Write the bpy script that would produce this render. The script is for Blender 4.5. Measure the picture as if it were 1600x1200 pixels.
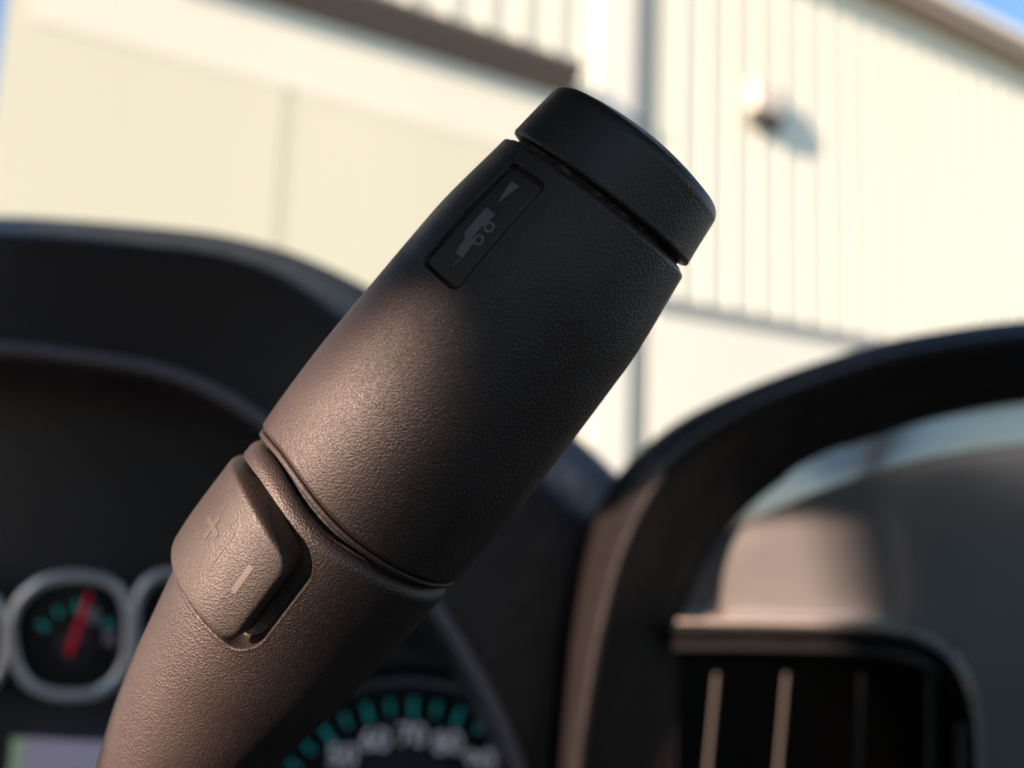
import bpy, math, random
import numpy as np
from mathutils import Vector

random.seed(4)
for o in list(bpy.data.objects):
    bpy.data.objects.remove(o)
SC = bpy.context.scene
COL = SC.collection
R_ = math.radians

# ------------------------------------------------------------------ camera
FPX = 1400.0                       # focal length in photo pixels (1600 wide)
PITCH, ROLL = R_(8.0), R_(2.3)
EYE = np.array([0.0, 0.0, 1.75])
FW = np.array([0, math.cos(PITCH), math.sin(PITCH)])
_X = np.array([1.0, 0, 0]); _U = np.array([0, -math.sin(PITCH), math.cos(PITCH)])
RT = math.cos(ROLL) * _X + math.sin(ROLL) * _U
UP = -math.sin(ROLL) * _X + math.cos(ROLL) * _U
cam_d = bpy.data.cameras.new("camera"); cam = bpy.data.objects.new("camera", cam_d); COL.objects.link(cam)
from mathutils import Matrix
cam.matrix_world = Matrix(((RT[0], UP[0], -FW[0], EYE[0]), (RT[1], UP[1], -FW[1], EYE[1]), (RT[2], UP[2], -FW[2], EYE[2]), (0, 0, 0, 1)))
cam_d.sensor_width = 36; cam_d.lens = FPX / 1600 * 36
cam_d.clip_start = 0.01; cam_d.clip_end = 3000
cam_d.dof.use_dof = True; cam_d.dof.focus_distance = 0.149
cam_d.dof.aperture_fstop = 8.2; cam_d.dof.aperture_blades = 0
SC.camera = cam

# ------------------------------------------------------------------ light
SUN_AZ, SUN_EL = R_(48), R_(15)    # behind the driver's left shoulder, low
SUNV = Vector((-math.sin(SUN_AZ) * math.cos(SUN_EL), -math.cos(SUN_AZ) * math.cos(SUN_EL), math.sin(SUN_EL)))
world = bpy.data.worlds.new("World"); SC.world = world; world.use_nodes = True
wn = world.node_tree.nodes; wl = world.node_tree.links
bg = wn["Background"]; sky = wn.new("ShaderNodeTexSky"); sky.sky_type = 'NISHITA'; sky.sun_disc = False
sky.sun_elevation = SUN_EL; sky.sun_rotation = math.atan2(SUNV.x, SUNV.y)
sky.air_density = 1.0; sky.dust_density = .3; sky.ozone_density = 3.0
wl.new(sky.outputs[0], bg.inputs[0]); bg.inputs[1].default_value = 0.075
sun_d = bpy.data.lights.new("sun", 'SUN'); sun_d.energy = 5.0; sun_d.angle = R_(0.53); sun_d.color = (1.0, 0.72, 0.565)
sun = bpy.data.objects.new("sun", sun_d); COL.objects.link(sun)
sun.rotation_euler = SUNV.to_track_quat('Z', 'Y').to_euler()
SC.view_settings.view_transform = 'Standard'; SC.view_settings.look = 'None'
SC.view_settings.exposure = 2.0; SC.view_settings.gamma = 1.0
SC.cycles.use_denoising = True
SC.cycles.max_bounces = 8; SC.cycles.diffuse_bounces = 4; SC.cycles.glossy_bounces = 4

# ------------------------------------------------------------------ helpers
def at(px, py, z):
    """the world point that lies z metres in front of the lens at that place of the photo"""
    return EYE + (FW + RT * (px - 800) / FPX + UP * (600 - py) / FPX) * z

def tag(o, label, cat, group=None, kind=None):
    if label: o['label'] = label
    if cat: o['category'] = cat
    if group: o['group'] = group
    if kind: o['kind'] = kind
    return o

def empty(name, loc, label, cat, group=None):
    o = bpy.data.objects.new(name, None); COL.objects.link(o); o.location = Vector(loc); o.empty_display_size = .02
    bpy.context.view_layer.update()
    return tag(o, label, cat, group)

def link(name, me, mat, parent=None, label=None):
    if mat is not None:
        me.materials.clear(); me.materials.append(mat)
    o = bpy.data.objects.new(name, me); COL.objects.link(o)
    if parent is not None:
        o.parent = parent
        p = Vector((0, 0, 0)); q = parent
        while q is not None:
            p += q.location; q = q.parent
        o.location = -p
    if label: o['label'] = label
    return o

def mesh(name, verts, faces, mat, parent=None, smooth=True, label=None, flip=False):
    me = bpy.data.meshes.new(name)
    if flip: faces = [tuple(reversed(f)) for f in faces]
    me.from_pydata([tuple(map(float, v)) for v in verts], [], faces); me.update()
    if smooth: me.polygons.foreach_set('use_smooth', [True] * len(me.polygons))
    return link(name, me, mat, parent, label)

def grid_mesh(name, P, mat, parent=None, wrap=False, flip=False, label=None, caps=()):
    """P: rows x cols x 3; wrap closes the columns; caps closes row 0 / row -1 with a fan"""
    n, m = P.shape[:2]
    V = P.reshape(-1, 3); cols = m if wrap else m - 1
    i, j = np.meshgrid(np.arange(n - 1), np.arange(cols), indexing='ij'); j2 = (j + 1) % m
    F = np.stack([i * m + j, i * m + j2, (i + 1) * m + j2, (i + 1) * m + j], -1).reshape(-1, 4)
    if flip: F = F[:, ::-1]
    me = bpy.data.meshes.new(name)
    me.vertices.add(len(V)); me.vertices.foreach_set('co', V.astype(np.float32).ravel())
    me.loops.add(F.size); me.loops.foreach_set('vertex_index', F.astype(np.int32).ravel())
    me.polygons.add(len(F)); me.polygons.foreach_set('loop_start', np.arange(0, F.size, 4, dtype=np.int32))
    try: me.polygons.foreach_set('loop_total', np.full(len(F), 4, dtype=np.int32))
    except Exception: pass
    me.update(calc_edges=True); me.validate()
    me.polygons.foreach_set('use_smooth', [True] * len(me.polygons))
    return link(name, me, mat, parent, label)

def gsmooth(x, xk, yk, sigma):
    g = np.linspace(xk[0] - 4 * sigma, xk[-1] + 4 * sigma, 2400); v = np.interp(g, xk, yk)
    s = sigma / (g[1] - g[0]); k = np.arange(-int(3 * s), int(3 * s) + 1); w = np.exp(-.5 * (k / s) ** 2); w /= w.sum()
    v = np.convolve(np.pad(v, len(k) // 2, 'edge'), w, 'valid')
    return np.interp(x, g, v)

def catmull(P, n):
    """resample a polyline of points (k x d) to n points along a Catmull-Rom spline"""
    P = np.asarray(P, float); k = len(P)
    Q = np.vstack([2 * P[0] - P[1], P, 2 * P[-1] - P[-2]])
    out = []
    for u in np.linspace(0, k - 1 - 1e-9, n):
        i = int(u); t = u - i; a, b, c, d = Q[i:i + 4]
        out.append(.5 * ((2 * b) + (c - a) * t + (2 * a - 5 * b + 4 * c - d) * t * t + (-a + 3 * b - 3 * c + d) * t ** 3))
    return np.array(out)

def box_vf(c, sx, sy, sz, ax=((1, 0, 0), (0, 1, 0), (0, 0, 1))):
    c = np.array(c, float); A = [np.array(a, float) for a in ax]; V = []
    for dz in (-.5, .5):
        for dx, dy in ((-.5, -.5), (.5, -.5), (.5, .5), (-.5, .5)):
            V.append(c + A[0] * dx * sx + A[1] * dy * sy + A[2] * dz * sz)
    F = [(3, 2, 1, 0), (4, 5, 6, 7), (0, 1, 5, 4), (1, 2, 6, 5), (2, 3, 7, 6), (3, 0, 4, 7)]
    return V, F

def bevel(o, w, seg=2):
    m = o.modifiers.new('bevel', 'BEVEL'); m.width = w; m.segments = seg; m.limit_method = 'ANGLE'
    return o

# ------------------------------------------------------------------ materials
def newmat(name):
    m = bpy.data.materials.new(name); m.use_nodes = True
    return m, m.node_tree.nodes, m.node_tree.links, m.node_tree.nodes['Principled BSDF']

def simple(name, col, rough=.5, metal=0., emit=None, es=0., coat=0.):
    m, n, l, b = newmat(name)
    b.inputs['Base Color'].default_value = (*col, 1); b.inputs['Roughness'].default_value = rough
    b.inputs['Metallic'].default_value = metal; b.inputs['Coat Weight'].default_value = coat
    if emit: b.inputs['Emission Color'].default_value = (*emit, 1); b.inputs['Emission Strength'].default_value = es
    return m

def grained(name, col, rough, scale, dist, strength=1.0, spec=.5, dust=0.0, dustcol=(.3, .25, .2)):
    """moulded black plastic with a pebbled leather-like grain; object units are metres"""
    m, n, l, b = newmat(name)
    tc = n.new('ShaderNodeTexCoord')
    v = n.new('ShaderNodeTexVoronoi'); v.feature = 'SMOOTH_F1'; v.inputs['Scale'].default_value = scale; v.inputs['Smoothness'].default_value = .6
    nz = n.new('ShaderNodeTexNoise'); nz.inputs['Scale'].default_value = scale * 1.3; nz.inputs['Detail'].default_value = 1.5
    wv = n.new('ShaderNodeTexNoise'); wv.inputs['Scale'].default_value = scale * .8
    mx = n.new('ShaderNodeMixRGB'); mx.blend_type = 'LINEAR_LIGHT'; mx.inputs[0].default_value = .16 / scale
    l.new(tc.outputs['Object'], mx.inputs[1]); l.new(wv.outputs['Color'], mx.inputs[2])
    l.new(mx.outputs[0], v.inputs['Vector']); l.new(mx.outputs[0], nz.inputs['Vector'])
    ad = n.new('ShaderNodeMath'); ad.operation = 'MULTIPLY_ADD'; ad.inputs[1].default_value = .9
    l.new(nz.outputs['Fac'], ad.inputs[0]); l.new(v.outputs['Distance'], ad.inputs[2])
    bp = n.new('ShaderNodeBump'); bp.inputs['Strength'].default_value = strength; bp.inputs['Distance'].default_value = dist
    l.new(ad.outputs[0], bp.inputs['Height']); l.new(bp.outputs[0], b.inputs['Normal'])
    # wear: slow change of gloss and a little skin-grease
    ws = n.new('ShaderNodeTexNoise'); ws.inputs['Scale'].default_value = 90; ws.inputs['Detail'].default_value = 5
    l.new(tc.outputs['Object'], ws.inputs['Vector'])
    mr = n.new('ShaderNodeMapRange'); mr.inputs['From Min'].default_value = .3; mr.inputs['From Max'].default_value = .7
    mr.inputs['To Min'].default_value = rough - .08; mr.inputs['To Max'].default_value = rough + .09
    l.new(ws.outputs['Fac'], mr.inputs['Value']); l.new(mr.outputs[0], b.inputs['Roughness'])
    b.inputs['Specular IOR Level'].default_value = spec
    cr = n.new('ShaderNodeValToRGB')
    ds = n.new('ShaderNodeTexNoise'); ds.inputs['Scale'].default_value = 700; ds.inputs['Detail'].default_value = 4
    l.new(tc.outputs['Object'], ds.inputs['Vector']); l.new(ds.outputs['Fac'], cr.inputs['Fac'])
    lo, hi = (.62, .74) if dust <= .5 else (.45, .6)
    cr.color_ramp.elements[0].position = lo; cr.color_ramp.elements[0].color = (*col, 1)
    cr.color_ramp.elements[1].position = hi
    cr.color_ramp.elements[1].color = (*[c + (d - c) * dust for c, d in zip(col, dustcol)], 1)
    l.new(cr.outputs[0], b.inputs['Base Color'])
    return m

M_RAIL = grained('surround_leather_grain', (.011, .009, .009), .48, 700, .0005, 1.0, spec=.3)
M_GRIP = grained('grained_black_plastic', (.032, .023, .021), .44, 2600, .00012, 1.0, dust=.05)
M_CAP = grained('fine_black_plastic', (.025, .021, .020), .44, 2600, .00008, 1.0, dust=.04)
M_BTN = grained('button_plastic', (.033, .025, .022), .46, 2700, .00010, 1.0, dust=.04)
M_CORE = grained('dusty_core', (.02, .018, .016), .7, 1200, .0002, 1, dust=.9, dustcol=(.16, .11, .08))
M_DASH = grained('dash_leather_grain', (.032, .020, .017), .48, 700, .0005, 1.0, spec=.55, dust=.0)
M_DASH2 = grained('dash_black', (.006, .0055, .006), .55, 600, .0003, 1.0)
M_LIP = simple('lip_satin', (.05, .045, .055), .30)
M_PRINT = simple('pad_print_grey', (.15, .142, .14), .5)
M_PRINT3 = simple('worn_white_print', (.085, .070, .064), .48)
M_PRINT2 = simple('faint_print_grey', (.055, .042, .037), .45)

# ------------------------------------------------------------------ the gear lever
TK = np.array([-150, 0, 13, 150, 300, 450, 560, 612, 673, 800, 865, 960, 1035, 1100, 1200, 1400, 1600.])
CK = np.array([0, 0, 1, 1.5, 1, 0, -1, 0, 0, 2, 6, 8, 16, 30, 66, 178, 330.])
RK = np.array([170, 174, 176, 195, 200, 203, 199, 195, 193, 180, 171, 151, 137, 125, 114, 106, 102.])

def _sm(x, K): return gsmooth(x, TK, K, 26)
def centre(t):
    t = np.asarray(t, float); z = .160 + 1.6e-5 * t; c = _sm(t, CK)
    x = 938 - .618 * t + .786 * c; y = 312 + .786 * t + .618 * c
    return EYE + (FW + RT * ((x - 800) / FPX)[..., None] + UP * ((600 - y) / FPX)[..., None]) * z[..., None]
def radius(t):
    t = np.asarray(t, float); return _sm(t, RK) * .985 * (.160 + 1.6e-5 * t) / FPX
def frames(t):
    t = np.asarray(t, float)
    T = centre(t + 2) - centre(t - 2); T /= np.linalg.norm(T, axis=-1, keepdims=True)
    N = -FW - T * (T @ -FW)[..., None]; N /= np.linalg.norm(N, axis=-1, keepdims=True)
    W = np.cross(N, -T); W *= np.sign(W @ RT)[..., None]
    return T, N, W
def surf(t, ph, h=0., r=None):
    t = np.asarray(t, float); ph = np.asarray(ph, float); T, N, W = frames(t)
    rr = ((radius(t) if r is None else r) + h)[..., None]
    return centre(t) + rr * (np.cos(ph)[..., None] * N + np.sin(ph)[..., None] * W)
TU = 1.187e-4                      # metres per unit of t
MM = .001
_CP = np.array([-180, -130, -90, -75, -58, -41, -26, -9.5, 5, 40, 75, 100, 140, 180.])
_CT = np.array([606, 606, 600, 591, 576, 567, 569, 577, 584, 592, 599, 604, 606, 606.])
def collar(ph):                    # where the grip ends, as t for each angle
    return gsmooth(np.degrees(ph), _CP, _CT, 5)
def sstep(x): x = np.clip(x, 0, 1); return x * x * (3 - 2 * x)
def rsdf(x, y, cx, cy, hx, hy, r):
    qx = np.abs(x - cx) - hx + r; qy = np.abs(y - cy) - hy + r
    return np.hypot(np.maximum(qx, 0), np.maximum(qy, 0)) + np.minimum(np.maximum(qx, qy), 0) - r
def samples(segs):
    out = []
    for a, b, n in segs: out.append(np.linspace(a, b, n, endpoint=False))
    return np.unique(np.concatenate(out))

lever = empty('gear_lever', centre(1600.), 'black grained plastic gear lever standing diagonally across the middle, in sharp focus', 'gear lever')

# grip: t 12 .. collar, hole for the tow button
TB = (140.0, R_(-33.2), 97.5 * TU, R_(12.3) * .0222, 1.35 * MM)     # centre t, centre angle, half sizes in m, corner radius
def grip():
    s = np.concatenate([np.linspace(0, 34 / 580, 14, endpoint=False), np.linspace(34 / 580, 245 / 580, 260, endpoint=False),
                        np.linspace(245 / 580, .975, 150, endpoint=False), np.linspace(.975, 1, 16)])
    ph = R_(1) * samples([(-180, -50, 66), (-50, -16, 150), (-16, 180, 98)])
    S, PH = np.meshgrid(s, ph, indexing='ij')
    te = collar(PH); t = 12 + S * 560; t = np.where(S > .5, t + (te - 572) * sstep((S - .5) / .5), t)
    x = t * TU; y = PH * .0222
    d = rsdf(x, y, TB[0] * TU, TB[1] * .0222, TB[2], TB[3], TB[4])
    h = -.0013 * sstep((-d + .00008) / .00032)
    h += .00007 * np.exp(-((d - .00028) / .0002) ** 2)
    h += -.0011 * (1 - sstep((t - 12) / 9)) ** 2.0                    # rounded upper edge
    e = (te - t) * TU
    h += -.0007 * (1 - sstep(e / .0011)) ** 2.2                        # rounded lower edge
    P = surf(t, PH, h)
    top = surf(np.full(len(ph), 12.), ph, 0, radius(12.) * .80)[None]
    bot = surf(collar(ph), ph, 0, radius(575.) * .90)[None]
    P = np.concatenate([top, P, bot])
    return grid_mesh('grip_sleeve', P, M_GRIP, lever, wrap=True)
grip_o = grip()

# end cap
def endcap():
    prof = [(8, .0150), (4.5, .0178), (2.5, .01885), (.8, .01925), (-3, .01940)]
    r0 = .01940
    for t in np.linspace(-8, -78, 20): prof.append((t, r0 - (-(t) / 90) * .00128))
    # rounded shoulder then dome
    rE, tE = .01829, -78.0
    for a in np.linspace(6, 66, 14):
        prof.append((tE - 24 * math.sin(R_(a)) , rE - .0030 * (1 - math.cos(R_(a)))))
    rS = prof[-1][1]; tS = prof[-1][0]
    for k in np.linspace(.02, 1, 26):
        r = rS * (1 - k); prof.append((tS - 22 * (1 - (r / rS) ** 2), max(r, 1e-5)))
    pt = np.array(prof); ph = np.linspace(-math.pi, math.pi, 181)[:-1]
    T, PH = np.meshgrid(pt[:, 0], ph, indexing='ij'); Rr = np.repeat(pt[:, 1:], len(ph), 1)
    # the cap sits a hair askew
    return grid_mesh('end_cap', surf(T, PH, 0, Rr), M_CAP, lever, wrap=True)
endcap()

# core tube seen in the gaps
t_ = np.array([-2., 6, 14, 22]); ph_ = np.linspace(-math.pi, math.pi, 121)[:-1]
T2, P2 = np.meshgrid(t_, ph_, indexing='ij'); grid_mesh('inner_tube', surf(T2, P2, 0, np.full(T2.shape, .01775)), M_CORE, lever, wrap=True)
t_ = np.array([0., 12, 24, 36, 50, 62]); T2, P2 = np.meshgrid(t_, ph_, indexing='ij')
grid_mesh('lower_tube', surf(collar(P2) - 10 + T2, P2, 0, np.full(T2.shape, .0190)), M_DASH2, lever, wrap=True)

# thin collar ring under the grip
def ring():
    prof = [(-2, -.0046), (2.2, -.0030), (2.6, -.0009), (3.6, -.0004), (6, -.0004), (9, -.00045), (11.5, -.0009), (12.4, -.0022), (12.7, -.0046)]
    pt = np.array(prof); ph = np.linspace(-math.pi, math.pi, 241)[:-1]
    T, PH = np.meshgrid(pt[:, 0], ph, indexing='ij'); H = np.repeat(pt[:, 1:], len(ph), 1)
    return grid_mesh('collar_ring', surf(collar(PH) + T, PH, H), M_GRIP, lever, wrap=True)
ring()

# lower sleeve with the recess of the shift button
RB = (716.0, R_(-51), 97 * TU, R_(56.5) * .0222, 5.2 * MM)
def warp(t, ph): return t - (collar(ph) - 569) * (1 - sstep((t - 620) / 170))
def lower():
    s = np.concatenate([np.linspace(0, 22, 26, endpoint=False), np.linspace(22, 245, 300, endpoint=False), np.linspace(245, 1010, 110)])
    ph = R_(1) * samples([(-180, -114, 34), (-114, 12, 380), (12, 180, 84)])
    S, PH = np.meshgrid(s, ph, indexing='ij')
    t0 = collar(PH) + 17 + 13 * np.exp(-((np.degrees(PH) + 18) / 38) ** 2); k = sstep(1 - S / 230.); t = 595 + S + (t0 - 595) * k
    d = rsdf(warp(t, PH) * TU, PH * .0222, RB[0] * TU, RB[1] * .0222, RB[2], RB[3], RB[4])
    h = -.0055 * sstep((-d + .00005) / .00040)
    h += .00008 * np.exp(-((d - .0003) / .0003) ** 2)                 # soft raised lip round the recess
    e = (t - t0) * TU
    h += -.0030 * (1 - np.sqrt(np.clip(1 - (1 - np.clip(e / .0022, 0, 1)) ** 2, 0, 1)))   # round shoulder
    h += -.00025
    P = surf(t, PH, h)
    top = surf(t0[0], ph, 0, radius(600.) * .86)[None]
    P = np.concatenate([top, P])
    return grid_mesh('lower_sleeve', P, M_GRIP, lever, wrap=True)
lower()

def pad(name, ct, cph, hx, hy, rc, prof, mat, parent, hfun=None, unwarp=False, rr=.0222, n=200, bow=0., tfun=None):
    """a raised or sunken button whose outline is a rounded rectangle on the lever's surface"""
    rows = []
    th = []
    def outline(a, b, r):
        r = max(r, 1e-5); P = []
        for qx, qy, s0 in ((1, 1, 0), (-1, 1, 90), (-1, -1, 180), (1, -1, 270)):
            for k in range(n // 8):
                an = R_(s0 + 90 * k / (n // 8 - 1)); P.append((qx * (a - r) + r * math.cos(an), qy * (b - r) + r * math.sin(an)))
        P = np.array(P); Q = [];
        for i in range(len(P)):
            p, q = P[i], P[(i + 1) % len(P)]; L = np.hypot(*(q - p)); m = 12 if L > .002 else 1
            for k in range(m): Q.append(p + (q - p) * k / m)
        return np.array(Q)
    H = []
    for d, h in prof:
        rows.append(outline(hx - d, hy - d, rc - d * .8)); H.append(np.full(len(rows[-1]), h))
    last = rows[-1]; hl = prof[-1][1]
    for s in np.linspace(.95, .001, 26): rows.append(last * s); H.append(np.full(len(last), hl))
    XY = np.array(rows); H = np.array(H)
    X, Y = XY[..., 0], XY[..., 1]
    t = ct + X / TU; ph = cph + Y / rr
    if tfun is not None: t = tfun(t, ph)
    if bow: t = t + bow * (1 - (Y / hy) ** 2)
    if unwarp: t = t + (collar(ph) - 569) * (1 - sstep((t - 620) / 170))
    if hfun is not None: H = H + hfun(t, ph)
    P = surf(t, ph, H)
    return grid_mesh(name, P, mat, parent, wrap=True)

# tow button, nearly flush in its pocket
tb = pad('trailer_button', TB[0] + 1.5, TB[1] + R_(1.1), TB[2] - .00066, TB[3] - .00062, .0009,
    [(-.00002, -.0016), (0, -.00055), (.00006, -.00038), (.00018, -.00027), (.0004, -.00022)], M_BTN, lever)
# shift button, a proud rocker
def rock(t, ph): return .0010 + .0012 * sstep((t - 640) / 160) - .0012 * sstep((t-775)/35)*0
sb = pad('shift_button', 716.5, R_(-54), 86.5 * TU, R_(50) * .0222, .0032,
    [(-.0005, -.0062), (-.0003, -.0022), (0, -.0010), (.00015, -.00045), (.0004, -.00012), (.0008, 0)], M_BTN, lever, hfun=rock, unwarp=True, tfun=lambda t, ph: t + (2 + np.clip((np.degrees(ph) + 78) / 68, 0, 1) * 19) * (1 - sstep((t - 627) / 150)))

def decal(name, poly, h, mat, parent, step=2.5):
    """flat print: polygon in (t, degrees) laid on the surface, cut into small cells along t"""
    me = bpy.data.meshes.new(name); import bmesh
    bm = bmesh.new(); vs = [bm.verts.new((t, math.degrees(0) + p * 3.27, 0)) for t, p in poly]   # 1 deg = 3.27 t units
    bm.faces.new(vs); bmesh.ops.triangulate(bm, faces=bm.faces[:])
    for _ in range(3): bmesh.ops.subdivide_edges(bm, edges=[e for e in bm.edges if e.calc_length() > 6], cuts=1)
    co = np.array([v.co[:] for v in bm.verts]); t = co[:, 0]; ph = np.radians(co[:, 1] / 3.27)
    H = h(t, ph) if callable(h) else np.full(len(t), h)
    P = surf(t, ph, H)
    for v, p in zip(bm.verts, P): v.co = p
    bmesh.ops.triangulate(bm, faces=bm.faces[:]); bm.normal_update(); bm.faces.ensure_lookup_table()
    n0 = surf(t[:1], ph[:1], H[:1] + .001) - P[:1]
    if bm.faces[:] and bm.faces[0].normal.dot(Vector(n0[0])) < 0: bmesh.ops.reverse_faces(bm, faces=bm.faces[:])
    bm.to_mesh(me); bm.free()
    return link(name, me, mat, parent)
HB = -.00022 + .00004
decal('arrow_symbol', [(69, -37.2), (67.6, -31.6), (107.4, -34.2)], HB, M_PRINT, tb)
decal('trailer_symbol', [(119.3, -37.2), (119.1, -30.6), (142, -30.9), (142, -31.8), (166, -31.6), (166, -30.2), (171, -29.2), (194.8, -28.8), (196.4, -33.6), (170, -34.6), (169, -36.9)], HB, M_PRINT, tb)
def annulus(ct, cp, r0, r1, m=20):
    P = [];
    for rr in (r0, r1):
        P.append([(ct + rr * math.cos(2 * math.pi * k / m), cp + rr * math.sin(2 * math.pi * k / m) / 3.27) for k in range(m)])
    V = [surf(np.array(t), np.array(R_(p)), HB + .00002) for q in P for t, p in q]
    F = [(k, (k + 1) % m, m + (k + 1) % m, m + k) for k in range(m)]
    return mesh('wheel_symbol', V, F, M_PRINT, tb, smooth=False)
annulus(138.4, -28.6, 4.6, 8.6); annulus(161.7, -28.4, 4.6, 8.6)
decal('hitch_symbol', [(196, -29.6), (196, -29.0), (213, -29.9), (213, -30.3)], HB, M_PRINT, tb)
def hr(t, ph): return rock(t, ph) + .00005
def hr2(t, ph): return rock(t, ph) + .00009
decal('minus_mark', [(698, -17.6), (698, -14.9), (741, -14.6), (741, -17.2)], hr2, M_PRINT3, sb)
decal('divider_line', [(688, -31.6), (688, -31.1), (748, -30.6), (748, -31.1)], hr2, M_PRINT2, sb)
decal('plus_mark', [(693, -45.2), (693, -42.8), (706, -42.8), (706, -38), (714, -38), (714, -42.8), (729, -42.6), (729, -45), (714, -45.2), (714, -50), (706, -50), (706, -45.2)], hr2, M_PRINT2, sb)

# ------------------------------------------------------------------ dashboard: lofted shells
def loft(name, rows, nu, nv, mat, parent, flip=False):
    A = np.array([catmull(np.array([at(*p) for p in r]), nu) for r in rows])      # k x nu x 3
    P = np.stack([catmull(A[:, j], nv) for j in range(nu)], 1)
    return grid_mesh(name, P, mat, parent, flip=flip)
def row(pts, z, dx=0, dy=0, dz=None):
    return [(x + dx, y + dy, (z if not callable(z) else z(x, y))) for x, y in pts]

hood = empty('instrument_hood', at(400, 1300, .60), 'black grained hood arching over the instruments behind the lever, blue sky sheen on its brow', 'dashboard hood')
O_ = [(-420, 352), (-200, 342), (0, 339), (120, 345), (300, 361), (400, 379), (480, 404), (570, 446), (690, 512), (800, 592), (905, 684), (962, 738), (1015, 800), (1050, 900)]
S_ = [(-420, 382), (-200, 368), (0, 361), (120, 367), (300, 385), (400, 408), (470, 440), (548, 495), (660, 570), (760, 655), (850, 742), (905, 800), (955, 865), (985, 950)]
S2 = [(-420, 398), (-200, 384), (0, 377), (120, 383), (300, 402), (395, 428), (460, 462), (535, 520), (642, 600), (740, 688), (828, 775), (880, 835), (930, 900), (962, 980)]
I_ = [(-420, 552), (-200, 540), (0, 541), (150, 558), (250, 576), (330, 606), (410, 655), (530, 750), (625, 855), (688, 955), (742, 1045), (790, 1140), (822, 1230), (845, 1320)]
def mixr(a, b, k): return [(p[0] * (1 - k) + q[0] * k, p[1] * (1 - k) + q[1] * k) for p, q in zip(a, b)]
def inward(c, px, ctr=(250, 1250)):
    out = []
    for x, y in c:
        d = math.hypot(ctr[0] - x, ctr[1] - y); out.append((x + (ctr[0] - x) / d * px, y + (ctr[1] - y) / d * px))
    return out
loft('brow', [row(inward(O_, 95), .86), row(inward(O_, 30), .72), row(O_, .60), row(mixr(O_, S_, .45), .555), row(S_, .512), row(S2, .500), row(mixr(S2, I_, .5), .486),
              row(inward(I_, -14), .474), row(inward(I_, -3), .468)], 110, 60, M_DASH, hood)
loft('inner_lip', [row(inward(I_, -3), .468), row(inward(I_, 2), .464), row(inward(I_, 9), .463), row(inward(I_, 16), .467), row(inward(I_, 20), .476), row(inward(I_, 27), .52),
                   row(inward(I_, 34), .56), row(inward(I_, 38), .60)], 110, 40, M_LIP, hood)

# ------------------------------------------------------------------ instrument cluster
cl = empty('instrument_cluster', at(300, 1400, .60), 'instrument cluster with small bezelled gauges, red needle and teal-marked speedometer under the hood', 'instrument cluster')
ZC = .572
M_PANEL = grained('cluster_panel', (.020, .020, .026), .55, 400, .0003)
M_FACE = simple('dial_face', (.010, .010, .012), .45)
M_HUB = simple('dial_hub', (.045, .042, .055), .5)
M_RING = simple('satin_silver', (.85, .83, .86), .28, metal=.4)
M_TEAL = simple('teal_marks', (.02, .30, .30), .5, emit=(.02, .42, .42), es=.035)
M_NUM = simple('dial_numbers', (.75, .73, .80), .5, emit=(.6, .56, .68), es=.05)
M_RED = simple('red_needle', (.75, .02, .05), .45, emit=(.9, .02, .06), es=.03)
M_LCD = simple('message_display', (.24, .22, .30), .35, emit=(.5, .45, .62), es=.06)
px = ZC / FPX
def on(x, y, d=0.): return at(x, y, ZC - d)
PO = ((-500, 470), (250, 520), (640, 860), (860, 1150), (900, 1700), (-500, 1700))
V = [at(x, y, ZC + .012) for x, y in PO]; V2 = [at(x, y, ZC + .03) for x, y in PO]
panel = mesh('cluster_panel', V + V2, [(5, 4, 3, 2, 1, 0), (6, 7, 8, 9, 10, 11)] + [(k, (k + 1) % 6, 6 + (k + 1) % 6, 6 + k) for k in range(6)], M_PANEL, cl, smooth=False)

def closed_tube(name, pts, rad_px, mat, parent, n=96, m=12, flat=.7, depth=0.):
    """a tube along a closed outline (px) on the cluster plane"""
    P = np.array(pts, float); Q = np.vstack([P[-2:], P, P[:3]]); C2 = catmull(Q, 40 * len(Q))
    seg = C2[80:-80] if False else C2
    k = len(P); per = 40 * len(Q) // (len(Q) - 1)
    u = np.linspace(2, 2 + k, n, endpoint=False)
    ui = u / (len(Q) - 1) * (len(C2) - 1); X = np.interp(ui, np.arange(len(C2)), C2[:, 0]); Y = np.interp(ui, np.arange(len(C2)), C2[:, 1])
    tx = np.roll(X, -1) - np.roll(X, 1); ty = np.roll(Y, -1) - np.roll(Y, 1); L = np.hypot(tx, ty); nx, ny = ty / L, -tx / L
    G = np.zeros((m, n, 3))
    for a in range(m):
        an = 2 * math.pi * a / m; o = rad_px * math.cos(an); dd = rad_px * px * math.sin(an) * flat + depth
        for j in range(n): G[a, j] = on(X[j] + nx[j] * o, Y[j] + ny[j] * o, dd)
    G = np.concatenate([G, G[:1]])
    return grid_mesh(name, G, mat, parent, wrap=True)
def disc(name, cx, cy, r, mat, parent, d=0., n=48, dome=.0, hole=0):
    V = [on(cx, cy, d + dome)]; F = []
    V += [on(cx + r * math.cos(2 * math.pi * k / n), cy + r * math.sin(2 * math.pi * k / n), d) for k in range(n)]
    V += [on(cx + r * math.cos(2 * math.pi * k / n), cy + r * math.sin(2 * math.pi * k / n), d - .008) for k in range(n)]
    F += [(0, 1 + k, 1 + (k + 1) % n) for k in range(n)] + [(1 + k, 1 + n + k, 1 + n + (k + 1) % n, 1 + (k + 1) % n) for k in range(n)]
    return mesh(name, V, F, mat, parent, smooth=False)
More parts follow.
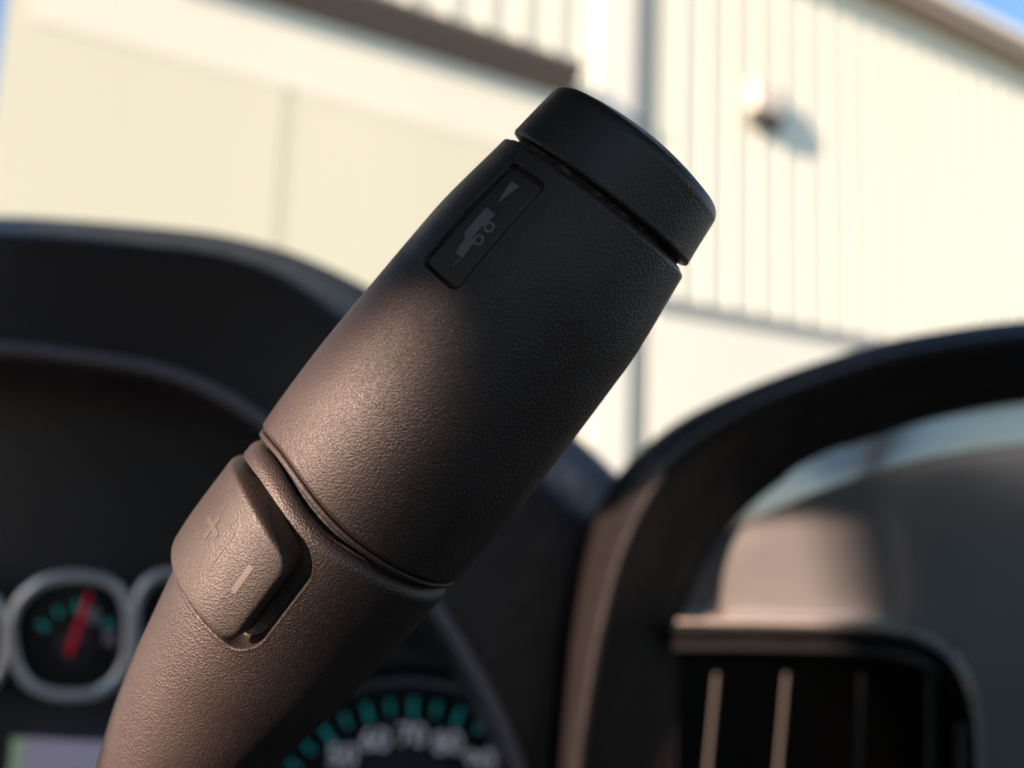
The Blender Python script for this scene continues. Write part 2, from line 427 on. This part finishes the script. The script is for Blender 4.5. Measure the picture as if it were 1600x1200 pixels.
def bar(name, x0, y0, x1, y1, w, mat, parent, d, th=.0008, w1=None):
    w1 = w if w1 is None else w1; L = math.hypot(x1 - x0, y1 - y0); nx, ny = (y1 - y0) / L, -(x1 - x0) / L
    q = [(x0 - nx * w / 2, y0 - ny * w / 2), (x0 + nx * w / 2, y0 + ny * w / 2), (x1 + nx * w1 / 2, y1 + ny * w1 / 2), (x1 - nx * w1 / 2, y1 - ny * w1 / 2)]
    V = [on(x, y, d + th) for x, y in q] + [on(x, y, d) for x, y in q]
    return mesh(name, V, [(0, 1, 2, 3), (7, 6, 5, 4), (0, 4, 5, 1), (1, 5, 6, 2), (2, 6, 7, 3), (3, 7, 4, 0)], mat, parent, smooth=False)
OCT = [(-92, -40), (-62, -78), (-20, -96), (30, -97), (68, -86), (90, -52), (92, 0), (86, 45), (55, 82), (15, 90), (-40, 86), (-76, 62), (-92, 15)]
OCT2 = []
for (a_, b_) in zip(OCT, OCT[1:] + OCT[:1]):
    OCT2 += [(a_[0] * .72 + b_[0] * .28, a_[1] * .72 + b_[1] * .28), (a_[0] * .28 + b_[0] * .72, a_[1] * .28 + b_[1] * .72)]
def small_gauge(cx, cy, needle=None, k=1.0, flip=1):
    face = disc('gauge', cx, cy, 80 * k, M_FACE, cl, d=.001)
    closed_tube('bezel', [(cx + flip * x * k, cy + y * k) for x, y in (OCT2 if flip == 1 else OCT2[::-1])], 8.5, M_RING, face, depth=.004)
    disc('hub', cx + 8, cy + 12, 32 * k, M_HUB, face, d=.003, n=28)
    for a, l in ((-150, 18), (-118, 14), (-88, 18), (-60, 14), (-32, 18)):
        c, s = math.cos(R_(a)), math.sin(R_(a))
        bar('tick', cx + 8 + 50 * c, cy + 10 + 50 * s, cx + 8 + (50 + l) * c, cy + 10 + (50 + l) * s, 8, M_TEAL, face, .0014)
    for a in (-58, -14):
        c, s = math.cos(R_(a)), math.sin(R_(a)); bar('number_mark', cx + 5 + 56 * c - 7, cy + 14 + 56 * s, cx + 5 + 56 * c + 9, cy + 14 + 56 * s, 20, M_NUM2, face, .0014)
    if needle:
        (x0, y0), (x1, y1) = needle; disc('needle_hub', x0 + 2, y0 - 4, 12, M_FACE, face, d=.0068, n=20); bar('needle', x0, y0, x1, y1, 9.5, M_RED, face, .0075, .001, 7)
    return face
M_NUM2 = simple('small_numbers', (.16, .14, .18), .5, emit=(.5, .42, .55), es=.015)
small_gauge(110, 997, ((107, 1022), (139, 928)))
small_gauge(304, 992, None, 1.02, -1)
small_gauge(-82, 1003, None, 1.0, -1)
# speedometer
SX, SY = 636, 1322
sp = disc('speedometer', SX, SY, 240, M_FACE, cl, d=.001, n=96)
closed_tube('bezel', [(SX + 256 * math.cos(2 * math.pi * k / 24), SY + 256 * math.sin(2 * math.pi * k / 24)) for k in range(24)], 6, simple('dark_satin_ring', (.20, .19, .21), .3, metal=.7), sp, n=128, depth=.005)
closed_tube('dial_surround', [(SX + 292 * math.cos(2 * math.pi * k / 24), SY + 292 * math.sin(2 * math.pi * k / 24)) for k in range(24)], 26, M_PANEL, sp, n=128, depth=-.004)
disc('hub', SX, SY, 150, M_HUB, sp, d=.0022, n=72)
def text(name, s, x, y, size_px, rot, mat, parent, d):
    cu = bpy.data.curves.new(name, 'FONT'); cu.body = s; cu.align_x = 'CENTER'; cu.align_y = 'CENTER'; cu.size = size_px * px * 1.0; cu.extrude = .0002
    cu.offset = .0002
    o = bpy.data.objects.new(name, cu); COL.objects.link(o)
    m = Matrix(((RT[0], UP[0], -FW[0]), (RT[1], UP[1], -FW[1]), (RT[2], UP[2], -FW[2]))) @ Matrix.Rotation(rot, 3, 'Z')
    dg = bpy.context.evaluated_depsgraph_get(); me = bpy.data.meshes.new_from_object(o.evaluated_get(dg)); bpy.data.objects.remove(o)
    p = Vector(on(x, y, d)); me.transform(Matrix.Translation(p) @ m.to_4x4())
    return link(name, me, mat, parent)
for i, n_ in enumerate((50, 60, 70, 80, 90)):
    a = R_(-90 + 2.5 + (n_ - 70) / 10 * 19.0)
    bar('tick', SX + 198 * math.cos(a), SY + 198 * math.sin(a), SX + 231 * math.cos(a), SY + 231 * math.sin(a), 7.5, M_TEAL, sp, .0014)
    text('number', str(n_), SX + 174 * math.cos(a), SY + 174 * math.sin(a) + 2, 46, 0, M_NUM, sp, .0024)
for n_ in (40, 45, 55, 65, 75, 85, 95, 100, 105):
    a = R_(-90 + 2.5 + (n_ - 70) / 10 * 19.0)
    bar('tick', SX + 207 * math.cos(a), SY + 207 * math.sin(a), SX + 229 * math.cos(a), SY + 229 * math.sin(a), 6.5, M_TEAL, sp, .0014)
# message display
q = [(22, 1152), (300, 1166), (300, 1330), (2, 1330)]
V = [on(x, y, .002) for x, y in q] + [on(x, y, -.006) for x, y in q]
mesh('display', V, [(3, 2, 1, 0), (0, 1, 5, 4), (1, 2, 6, 5), (2, 3, 7, 6), (3, 0, 4, 7)], M_LCD, cl, smooth=False)
bar('display_edge', 30, 1153, 10, 1330, 22, simple('display_edge_green', (.25, .33, .17), .5, emit=(.5, .62, .5), es=.05), cl, .003)

# ------------------------------------------------------------------ centre stack: hood, fascia, air vent
cs = empty('centre_stack', at(1300, 1500, .48), 'black arched centre console surround with a satin grey fascia, right of the lever', 'centre console')
Ra = [(815, 1420), (832, 1300), (845, 1200), (856, 1100), (868, 1000), (884, 930), (904, 860), (935, 790), (970, 735), (1015, 690), (1085, 643), (1200, 592), (1350, 542), (1450, 520), (1600, 500), (1800, 490)]
Rb = [(868, 1420), (882, 1300), (894, 1200), (908, 1100), (926, 1000), (943, 930), (963, 862), (990, 800), (1020, 750), (1060, 705), (1120, 660), (1222, 610), (1362, 560), (1458, 538), (1602, 518), (1800, 508)]
Rc = [(1044, 1420), (1046, 1300), (1049, 1200), (1053, 1100), (1056, 1000), (1062, 955), (1084, 900), (1106, 855), (1138, 815), (1180, 775), (1240, 735), (1320, 695), (1410, 662), (1490, 641), (1606, 621), (1800, 605)]
def inw(c, px_): return inward(c, px_, (1450, 1350))
zr = lambda x, y: .462 + .038 * min(1, max(0, (y - 680) / 130))
loft('surround', [row(inw(Ra, 60), .66), row(inw(Ra, 14), .54), row(Ra, zr), row(mixr(Ra, Rb, .5), lambda x, y: .5 * (.445 + zr(x, y))  - .01), row(mixr(Ra, Rb, .88), .439), row(inw(Rb, 4), .431), row(inw(Rb, 14), .4305), row(inw(Rb, 30), .435),
                  row(mixr(Rb, Rc, .5), .452), row(inw(Rc, -12), .468), row(Rc, .472), row(inw(Rc, 8), .475), row(inw(Rc, 6), .50), row(inw(Rc, 0), .54)], 130, 90, M_RAIL, cs)
M_FASCIA, n, l, b = newmat('satin_graphite')
b.inputs['Base Color'].default_value = (.30, .29, .29, 1); b.inputs['Metallic'].default_value = .6; b.inputs['Roughness'].default_value = .18
nz = n.new('ShaderNodeTexNoise'); nz.inputs['Scale'].default_value = 1800; tc = n.new('ShaderNodeTexCoord'); l.new(tc.outputs['Object'], nz.inputs['Vector'])
bp = n.new('ShaderNodeBump'); bp.inputs['Distance'].default_value = .00004; l.new(nz.outputs['Fac'], bp.inputs['Height']); l.new(bp.outputs[0], b.inputs['Normal'])
Cr = [(1030, 940), (1075, 880), (1120, 838), (1200, 800), (1300, 757), (1400, 724), (1500, 703), (1620, 688), (1800, 676)]      # crease under the shelf
Tp = [(1010, 900), (1050, 850), (1090, 800), (1170, 745), (1270, 690), (1390, 645), (1500, 612), (1620, 592), (1800, 575)]
xs = [1030, 1075, 1120, 1200, 1300, 1400, 1500, 1620, 1800]
zb = [.476, .474, .472, .467, .464, .468, .482, .505, .545]
def frow(ys, dz): return [(x, y, z + dz) for x, y, z in zip(xs, ys, zb)]
fo = loft('fascia', [[(x, y, z + .0098) for (x, y), z in zip(Tp, zb)], [(x, y - 6, z + .0046) for (x, y), z in zip(Cr, zb)], [(x, y + 10, z + .0044) for (x, y), z in zip(Cr, zb)], [(x, y + 50, z + .0052) for (x, y), z in zip(Cr, zb)],
                [(x, y, z + .0095) for x, y, z in zip(xs, [954, 948, 940, 925, 915, 905, 900, 895, 890], zb)],
                [(x, y, z + .0105) for x, y, z in zip(xs, [960, 959, 959, 959, 960, 962, 964, 966, 967], zb)],
                [(x, y, z + d) for x, y, z, d in zip(xs, [967, 967, 967, 967, 968, 969, 970, 971, 972], zb, [.005, .005, .005, .005, .006, .009, .0112, .0112, .0112])],
                [(x, y, z + d) for x, y, z, d in zip(xs, [975, 975, 975, 976, 977, 979, 981, 981, 982], zb, [.004, .004, .004, .004, .0055, .009, .0114, .0114, .0114])], frow([1120] * 9, .014), frow([1300] * 9, .02), frow([1500] * 9, .03)], 80, 70, M_FASCIA, cs)
import bmesh
bm = bmesh.new(); bm.from_mesh(fo.data); kill = []
for v in bm.verts:               # the fascia is cut away behind the air vent
    w_ = np.array(v.co) - EYE; z_ = w_ @ FW; X_ = 800 + FPX * (w_ @ RT) / z_; Y_ = 600 - FPX * (w_ @ UP) / z_
    if Y_ > 1014 and X_ < 1515 - max(0, 1092 - Y_) * 1.2: kill.append(v)
bmesh.ops.delete(bm, geom=kill, context='VERTS'); bm.to_mesh(fo.data); bm.free()
# vent
M_VANE = simple('vane_satin', (.06, .055, .05), .4)
M_GLOSS = grained('vent_black', (.012, .011, .012), .28, 900, .00003, .5)
ZV = .453
def vent():
    # frame: outline of a rounded opening; outer edge stands off the fascia, inner edge falls into the dark box
    out = [(1052, 976), (1150, 976), (1262, 978), (1350, 982), (1425, 992), (1478, 1018), (1506, 1056), (1520, 1110), (1526, 1200), (1528, 1330), (1528, 1500)]
    def off(c, k):
        r = []
        for x, y in c:
            d = math.hypot(1180 - x, 1500 - y)
            r.append((x + (1180 - x) / 330 * k * (.35 if x > 1300 else 0.02) if x > 1300 else x, y + (1500 - y) / 530 * k * (1 if y < 1200 else .3)))
        return r
    zf = lambda x, y: ZV + max(0, (x - 1230)) * 3.2e-5
    return loft('air_vent', [row(out, lambda x, y: zf(x, y) + .020), row(out, lambda x, y: zf(x, y) + .004), row(off(out, 3), lambda x, y: zf(x, y) + .0005), row(off(out, 9), lambda x, y: zf(x, y)),
                      row(off(out, 14), lambda x, y: zf(x, y) + .002), row(off(out, 30), lambda x, y: zf(x, y) + .008), row(off(out, 36), lambda x, y: zf(x, y) + .007), row(off(out, 41), lambda x, y: zf(x, y) + .009),
                      row(off(out, 46), lambda x, y: zf(x, y) + .03), row(off(out, 50), lambda x, y: zf(x, y) + .09)], 90, 60, M_GLOSS, cs)
av = vent()
def tube3(name, pts, rad, mat, parent, n=120, m=10):
    C_ = catmull(np.array([at(*p) for p in pts]), n); T_ = np.gradient(C_, axis=0); T_ /= np.linalg.norm(T_, axis=1, keepdims=True)
    A_ = np.cross(T_, -FW); A_ /= np.linalg.norm(A_, axis=1, keepdims=True); B_ = np.cross(A_, T_)
    G = np.array([C_ + rad * (math.cos(2 * math.pi * k / m) * A_ + math.sin(2 * math.pi * k / m) * B_) for k in range(m + 1)])
    return grid_mesh(name, G, mat, parent)
M_TRIMLINE = simple('satin_trim_line', (.36, .31, .28), .35, metal=.35)
tube3('trim_line', [(x, y - 1, ZV + max(0, (x - 1230)) * 3.2e-5 - .0005) for x, y in [(1058, 972), (1150, 972), (1262, 974), (1350, 979), (1426, 989), (1480, 1015), (1510, 1055), (1524, 1110), (1530, 1200), (1532, 1330), (1532, 1480)]], .0011, M_TRIMLINE, av)
tube3('lip_highlight', [(x, y, .4615) for x, y in inward(I_, 2)], .0030, simple('lip_highlight_grey', (.22, .19, .22), .42), hood)  # pale tube whose colour carries the light line along the hood lip
# dark box behind the vanes
q = [(1020, 1000), (1500, 1000), (1500, 1600), (1020, 1600)]
V = [at(x, y, ZV + .38) for x, y in q] + [at(x, y, ZV + .39) for x, y in q]
V += [at(x, y, ZV + .024) for x, y in ((1040, 1006), (1496, 1006), (1496, 1600), (1040, 1600))]     # mouth of the duct: its walls keep the sun out
mesh('vent_duct', V, [(3, 2, 1, 0), (4, 5, 6, 7), (0, 1, 5, 4), (1, 2, 6, 5), (2, 3, 7, 6), (3, 0, 4, 7), (0, 8, 9, 1), (1, 9, 10, 2), (2, 10, 11, 3), (3, 11, 8, 0)], M_DASH2, av, smooth=False)
for x0, x1 in ((1120, 1106), (1229, 1216), (1346, 1340), (1452, 1452)):
    q = []
    for (x, y) in ((x0, 1052), (x1, 1200), (x1 - 14, 1420)):
        q.append((x, y))
    G = []
    w = 4.0
    for (x, y) in q:
        z = ZV + .014
        G.append([at(x - w, y, z + .012), at(x - w, y, z + .003), at(x - w * .5, y, z + .0003), at(x + w * .5, y, z), at(x + w, y, z + .003), at(x + w, y, z + .012)])
    G = np.array(G); G[0, :, 2] -= np.array([.004, .0008, 0, 0, .0008, .004])
    grid_mesh('vane', G, M_VANE, av)
# a crumb of dirt on the vent's top edge
cr_ = at(1127, 957, .455)
V = []; F = []
for i in range(5):
    for j in range(8):
        a = math.pi * i / 4; b_ = 2 * math.pi * j / 8; r = .0014 * (1 + .25 * math.sin(3 * b_ + i))
        V.append(cr_ + np.array([math.sin(a) * math.cos(b_) * r, math.sin(a) * math.sin(b_) * r * .8, math.cos(a) * r * 1.3]))
for i in range(4):
    for j in range(8): F.append((i * 8 + j, i * 8 + (j + 1) % 8, (i + 1) * 8 + (j + 1) % 8, (i + 1) * 8 + j))
tag(mesh('dirt_crumb', V, F, simple('brown_crumb', (.12, .06, .025), .8)), 'tiny brown crumb of dirt on the top edge of the air vent', 'crumb')

# ------------------------------------------------------------------ truck cab around the camera (throws the shade inside)
cab = empty('truck_cab', (0, 0, 1.0), 'dark cab around the viewer whose roof and door frame shade the lever', 'truck cab')
M_HEAD = simple('headliner_grey', (.09, .087, .085), .9); M_TRIM = simple('door_trim', (.03, .029, .028), .7)
def cbox(name, lo, hi, mat):
    lo = np.array(lo, float); hi = np.array(hi, float); V, F = box_vf((lo + hi) / 2, *(hi - lo)); return mesh(name, V, F, mat, cab, smooth=False)
# roof; its unseen opening is added for a blue sky reflection on the fascia
cbox('roof', (-.78, -.22, 2.16), (1.25, .52, 2.20), M_HEAD)
cbox('roof_rear', (-.78, -1.2, 2.16), (1.25, -1.02, 2.20), M_HEAD)
cbox('roof_side', (-.78, -1.02, 2.16), (-.10, -.22, 2.20), M_HEAD)
cbox('roof_side', (.80, -1.02, 2.16), (1.25, -.22, 2.20), M_HEAD)
cbox('rear_wall', (-.78, -1.25, .9), (1.25, -1.20, 1.66), M_TRIM)
cbox('rear_pillar', (-.78, -1.25, 1.50), (-.45, -1.20, 2.16), M_TRIM)
cbox('rear_pillar', (1.00, -1.25, 1.50), (1.25, -1.20, 2.16), M_TRIM)
cbox('rear_header', (-.45, -1.25, 2.11), (1.00, -1.20, 2.16), M_TRIM)
cbox('cab_floor', (-.78, -1.2, .86), (1.25, 1.3, .90), M_TRIM)
cbox('dash_core', (-.74, .95, .9), (1.2, 1.35, 1.58), M_DASH2)
cbox('lower_dash', (-.74, .62, .9), (1.2, .95, 1.50), M_DASH2)
# driver's door: slab with a window opening (y,z)
def door(x0, x1, opening, y0, y1, z0, z1, name):
    import bmesh
    bm = bmesh.new()
    O = [(y0, z0), (y1, z0), (y1, z1), (y0, z1)]
    n_ = len(opening)
    me = bpy.data.meshes.new(name)
    # connect opening ring to the outer rectangle via ray to the box
    V = []; F = []
    cy = sum(p[0] for p in opening) / n_; cz = sum(p[1] for p in opening) / n_
    outer = []
    for y, z in opening:
        dy, dz = y - cy, z - cz; s = 1e9
        if dy > 1e-9: s = min(s, (y1 - cy) / dy)
        if dy < -1e-9: s = min(s, (y0 - cy) / dy)
        if dz > 1e-9: s = min(s, (z1 - cz) / dz)
        if dz < -1e-9: s = min(s, (z0 - cz) / dz)
        outer.append((cy + dy * s, cz + dz * s))
    for x in (x0, x1):
        V += [(x, y, z) for y, z in opening] + [(x, y, z) for y, z in outer]
    N = 2 * n_
    for k in range(n_):
        k2 = (k + 1) % n_
        F.append((k, k2, n_ + k2, n_ + k)); F.append((N + n_ + k, N + n_ + k2, N + k2, N + k)); F.append((N + k, N + k2, k2, k)); F.append((n_ + k, n_ + k2, N + n_ + k2, N + n_ + k))
    return mesh(name, V, F, M_TRIM, cab, smooth=False)
def rounded(poly, r, n=6):
    out = []
    for i, p in enumerate(poly):
        a = np.array(poly[i - 1]); b_ = np.array(p); c = np.array(poly[(i + 1) % len(poly)])
        u = (a - b_) / np.linalg.norm(a - b_); v = (c - b_) / np.linalg.norm(c - b_)
        for k in range(n + 1):
            t = k / n; A = b_ + u * r * (1 - t); B = b_ + v * r * t; out.append(tuple((1 - t) * A + t * B))
    O2 = []
    for i in range(len(out)):
        p, q_ = np.array(out[i]), np.array(out[(i + 1) % len(out)]); m = max(1, int(np.linalg.norm(q_ - p) / .05))
        for k in range(m): O2.append(tuple(p + (q_ - p) * k / m))
    return O2
# opening cut to shape the low sun; front quarter opening added for edge reflections
door(-.74, -.70, rounded([(-.365, 1.75), (-.185, 1.75), (-.185, 2.026), (-.25, 2.038), (-.32, 2.072), (-.36, 2.10), (-.45, 2.14), (-.645, 2.135)], .008), -1.2, .10, .9, 2.16, 'driver_door')
V = [(x, y, z) for x in (-.735, -.705) for y, z in ((-.452, 2.14), (-.372, 2.14), (-.318, 1.90), (-.270, 1.74), (-.337, 1.74), (-.382, 1.90))]  # added slanted bar keeps the sun off the right side of the fascia
mesh('shade_bar', V, [(0, 1, 2, 5), (5, 2, 3, 4), (11, 8, 7, 6), (10, 9, 8, 11)] + [(k, 6 + k, 6 + (k + 1) % 6, (k + 1) % 6) for k in range(6)], M_TRIM, cab, smooth=False)
door(-.74, -.70, rounded([(.27, 1.50), (.80, 1.50), (.50, 2.08), (.27, 2.08)], .02), .10, .86, .9, 2.16, 'front_quarter')
door(1.18, 1.22, rounded([(-.95, 1.66), (.55, 1.66), (.42, 2.11), (-.95, 2.11)], .06), -1.2, .62, .9, 2.16, 'passenger_door')

# ------------------------------------------------------------------ outside
M_GROUND, n, l, b = newmat('concrete')
nz = n.new('ShaderNodeTexNoise'); nz.inputs['Scale'].default_value = 3; nz.inputs['Detail'].default_value = 8
cr = n.new('ShaderNodeValToRGB'); cr.color_ramp.elements[0].color = (.27, .265, .25, 1); cr.color_ramp.elements[1].color = (.36, .355, .33, 1)
l.new(nz.outputs['Fac'], cr.inputs['Fac']); l.new(cr.outputs[0], b.inputs['Base Color']); b.inputs['Roughness'].default_value = .9
tag(mesh('ground', [(-1500, -1500, 0), (1500, -1500, 0), (1500, 1500, 0), (-1500, 1500, 0)], [(0, 1, 2, 3)], M_GROUND, smooth=False), 'paved yard in front of the building', None, kind='structure')

AZ = R_(60.26); D = np.array([math.sin(AZ), math.cos(AZ), 0.]); NW = np.array([math.cos(AZ), -math.sin(AZ), 0.]); ZZ = np.array([0, 0, 1.])
KS = 8 / 13; P0 = np.array([0, 8.0, 0.])
def wp(s, h, o=0.): return P0 + D * s * KS + ZZ * (1.75 + (h - 1.75) * KS) + NW * o     # s,h in survey units, o metres out of the wall
def hz(h): return 1.75 + (h - 1.75) * KS
def steel(name, col, rough=.45, var=.05):
    m, n, l, b = newmat(name)
    nz = n.new('ShaderNodeTexNoise'); nz.inputs['Scale'].default_value = .9; nz.inputs['Detail'].default_value = 6
    tc = n.new('ShaderNodeTexCoord'); mp = n.new('ShaderNodeMapping'); mp.inputs['Scale'].default_value = (1, 1, .25)
    l.new(tc.outputs['Object'], mp.inputs[0]); l.new(mp.outputs[0], nz.inputs['Vector'])
    cr = n.new('ShaderNodeValToRGB'); cr.color_ramp.elements[0].position = .35; cr.color_ramp.elements[1].position = .7
    cr.color_ramp.elements[0].color = (*[c * (1 - var) for c in col], 1); cr.color_ramp.elements[1].color = (*col, 1)
    l.new(nz.outputs['Fac'], cr.inputs['Fac']); l.new(cr.outputs[0], b.inputs['Base Color']); b.inputs['Roughness'].default_value = rough
    return m
M_CREAM = steel('cream_steel', (.57, .61, .50)); M_DOORC = steel('door_cream', (.50, .53, .405)); M_HEADER = steel('header_cream', (.575, .60, .50))
M_WHITE = steel('white_trim', (.62, .65, .57)); M_LOWER = steel('lower_wall_cream', (.57, .61, .53)); M_GREYT = steel('grey_gutter', (.19, .215, .22))
M_CANOPY = steel('canopy_brown', (.085, .075, .065)); M_ROOFT = steel('roof_trim_brown', (.22, .18, .14))
bld = empty('warehouse', P0, 'large cream metal warehouse with ribbed walls, tall door and brown eaves, out of focus', 'warehouse')
def wbox(name, s0, s1, h0, h1, o0, o1, mat, parent=bld):
    c = (wp(s0, h0, o0) + wp(s1, h1, o1)) / 2
    V, F = box_vf(c, abs(s1 - s0) * KS, abs(o1 - o0), abs(h1 - h0) * KS, (D, -NW, ZZ))
    return mesh(name, V, F, mat, parent, smooth=False)
# solid body behind the cladding
wbox('building_core', -6.86, 60, -1.09, 12.45, -6.0, -.06, M_CREAM)
# ribbed cladding: each panel is one strip with a raised rib
def rib_panel(s0, w, h0, h1, first=[None]):
    x = w * KS; prof = [(0, 0), (x * .60, 0), (x * .70, .013), (x * .86, .013), (x * .96, 0), (x, 0)]
    z0, z1 = hz(h0), hz(h1)
    V = []
    for a, o in prof: V.append(D * a + NW * o + ZZ * z0)
    for a, o in prof: V.append(D * a + NW * o + ZZ * z1)
    for a, o in ((0, -.05), (x, -.05)): V.append(D * a + NW * o + ZZ * z0)
    for a, o in ((0, -.05), (x, -.05)): V.append(D * a + NW * o + ZZ * z1)
    k = len(prof); F = [(i, i + 1, k + i + 1, k + i) for i in range(k - 1)] + [(0, k, 14, 12), (k - 1, 13, 15, 2 * k - 1), (12, 14, 15, 13), tuple(range(k - 1, -1, -1)) + (12, 13)[:0]]
    return V, F
def panels(s_from, s_to, w, h0, h1):
    V, F = rib_panel(0, w, h0, h1)
    me = bpy.data.meshes.new('wall_panel'); me.from_pydata([tuple(v) for v in V], [], F); me.materials.append(M_CREAM); me.update()
    s = s_from
    while s < s_to - 1e-6:
        o = bpy.data.objects.new('wall_panel', me); COL.objects.link(o); o.parent = bld
        p = P0 + D * s * KS; o.location = Vector(p) - bld.location
        s += w
panels(2.62, 34, .62, 5.30, 12.35)
panels(-6.76, 1.3, .62, 8.55, 12.35)
wbox('lower_wall', 2.55, 40, -1.09, 5.10, -.05, .03, M_LOWER)
wbox('base_ledge', 2.45, 40, 5.10, 5.30, -.05, .075, M_GREYT)
wbox('corner_trim', 1.30, 2.05, -1.09, 12.35, -.05, .05, M_WHITE)
wbox('downspout', 2.07, 2.30, -1.09, 12.35, -.02, .04, M_GREYT)
wbox('door_header', -6.62, 1.28, 7.12, 8.50, -.05, .027, M_HEADER)
wbox('door_jamb', -6.86, -6.62, -1.09, 8.50, -.05, .02, M_DOORC)
for s0, s1 in ((-6.62, -3.62), (-3.50, 1.28)):
    wbox('door_leaf', s0, s1, -1.09, 7.12, -.05, .02, M_DOORC)
wbox('door_seam', -3.60, -3.52, -1.09, 7.08, -.05, .017, M_DOORC)
# canopy over the door, thin sheet with a fascia
V = [wp(a, h, o) for a in (-6.86, .80) for h, o in ((8.62, 0), (8.62, .29), (8.52, .29), (8.16, 0))]
mesh('canopy', V, [(0, 1, 2, 3), (7, 6, 5, 4), (0, 4, 5, 1), (1, 5, 6, 2), (2, 6, 7, 3), (3, 7, 4, 0)], M_CANOPY, bld, smooth=False)
# eaves
wbox('eave', -6.86, 60, 12.35, 12.62, -.3, .30, M_ROOFT)
wbox('gutter', -6.86, 60, 12.62, 12.80, .05, .36, M_WHITE)
wbox('roof', -6.86, 60, 12.62, 12.78, -6, .04, M_ROOFT)
# unseen beam added beside the truck to shade the lever top softly
hb_ = empty('shade_beam', (-2.2, -4.2, 0), 'unseen beam on a post added beside the truck to shade the top of the lever', 'sun blocker')
for nm, lo, hi in (('beam', (-2.24, -4.3, 2.572), (-2.16, -1.69, 2.78)), ('post', (-2.26, -4.3, 0), (-2.14, -4.18, 2.572))):
    lo = np.array(lo, float); hi = np.array(hi, float); V, F = box_vf((lo + hi) / 2, *(hi - lo)); bevel(mesh(nm, V, F, M_GREYT, hb_, smooth=False), .01)
YZ = ((-.588, 1.60), (-1.0315, 2.244), (-1.0765, 2.32), (-2.3, 2.32), (-2.3, .10), (-.588, .10))  # unseen sheet added; its slanted edge cuts a soft sunlight edge on the lever
V = [(x, y, z) for x in (-1.315, -1.30) for y, z in YZ]
pb = empty('shade_sheet', (-1.3, -1.4, 0), 'unseen upright sheet added beside the driver door to shape the sunlight edge on the lever', 'steel sheet')
mesh('sheet', V, [(0, 1, 2, 3, 4, 5), (11, 10, 9, 8, 7, 6)] + [(k, 6 + k, 6 + (k + 1) % 6, (k + 1) % 6) for k in range(6)], M_GREYT, pb, smooth=False)
for y in (-.8, -2.1):
    V, F = box_vf((-1.307, y, .05), .5, .06, .10); mesh('foot', V, F, M_GREYT, pb, smooth=False)
# wall lamp
def lamp():
    e = empty('wall_lamp', wp(4.75, 9.2, 0), 'small cream hooded lamp high on the ribbed wall casting a slanted shadow', 'wall lamp')
    s0, s1, hb, ht = 4.62, 5.35, 9.02, 9.62
    V = [wp(s0, hb, .03), wp(s1, hb, .03), wp(s1, ht, .03), wp(s0, ht, .03), wp(s0, hb, .17), wp(s1, hb, .17), wp(s1, ht - .28, .17), wp(s0, ht - .28, .17), wp(s0, ht, .10), wp(s1, ht, .10)]
    F = [(0, 3, 2, 1), (4, 5, 6, 7), (7, 6, 9, 8), (8, 9, 2, 3), (0, 1, 5, 4), (1, 2, 9, 6, 5), (0, 4, 7, 8, 3)]
    bevel(mesh('lamp_housing', V, F, simple('lamp_cream', (.40, .40, .34), .6), e, smooth=False), .02)
    V = [wp(s0 + .08, hb - .30, .03), wp(s1 - .08, hb - .30, .03), wp(s1 - .08, hb - .22, .15), wp(s0 + .08, hb - .22, .15), wp(s0 + .03, hb - .003, .03), wp(s1 - .03, hb - .003, .03), wp(s1 - .03, hb - .003, .165), wp(s0 + .03, hb - .003, .165)]
    mesh('lamp_lens', V, [(0, 1, 2, 3), (7, 6, 5, 4), (0, 4, 5, 1), (1, 5, 6, 2), (2, 6, 7, 3), (3, 7, 4, 0)], simple('lens_grey', (.03, .03, .025), .4), e, smooth=False)
lamp()
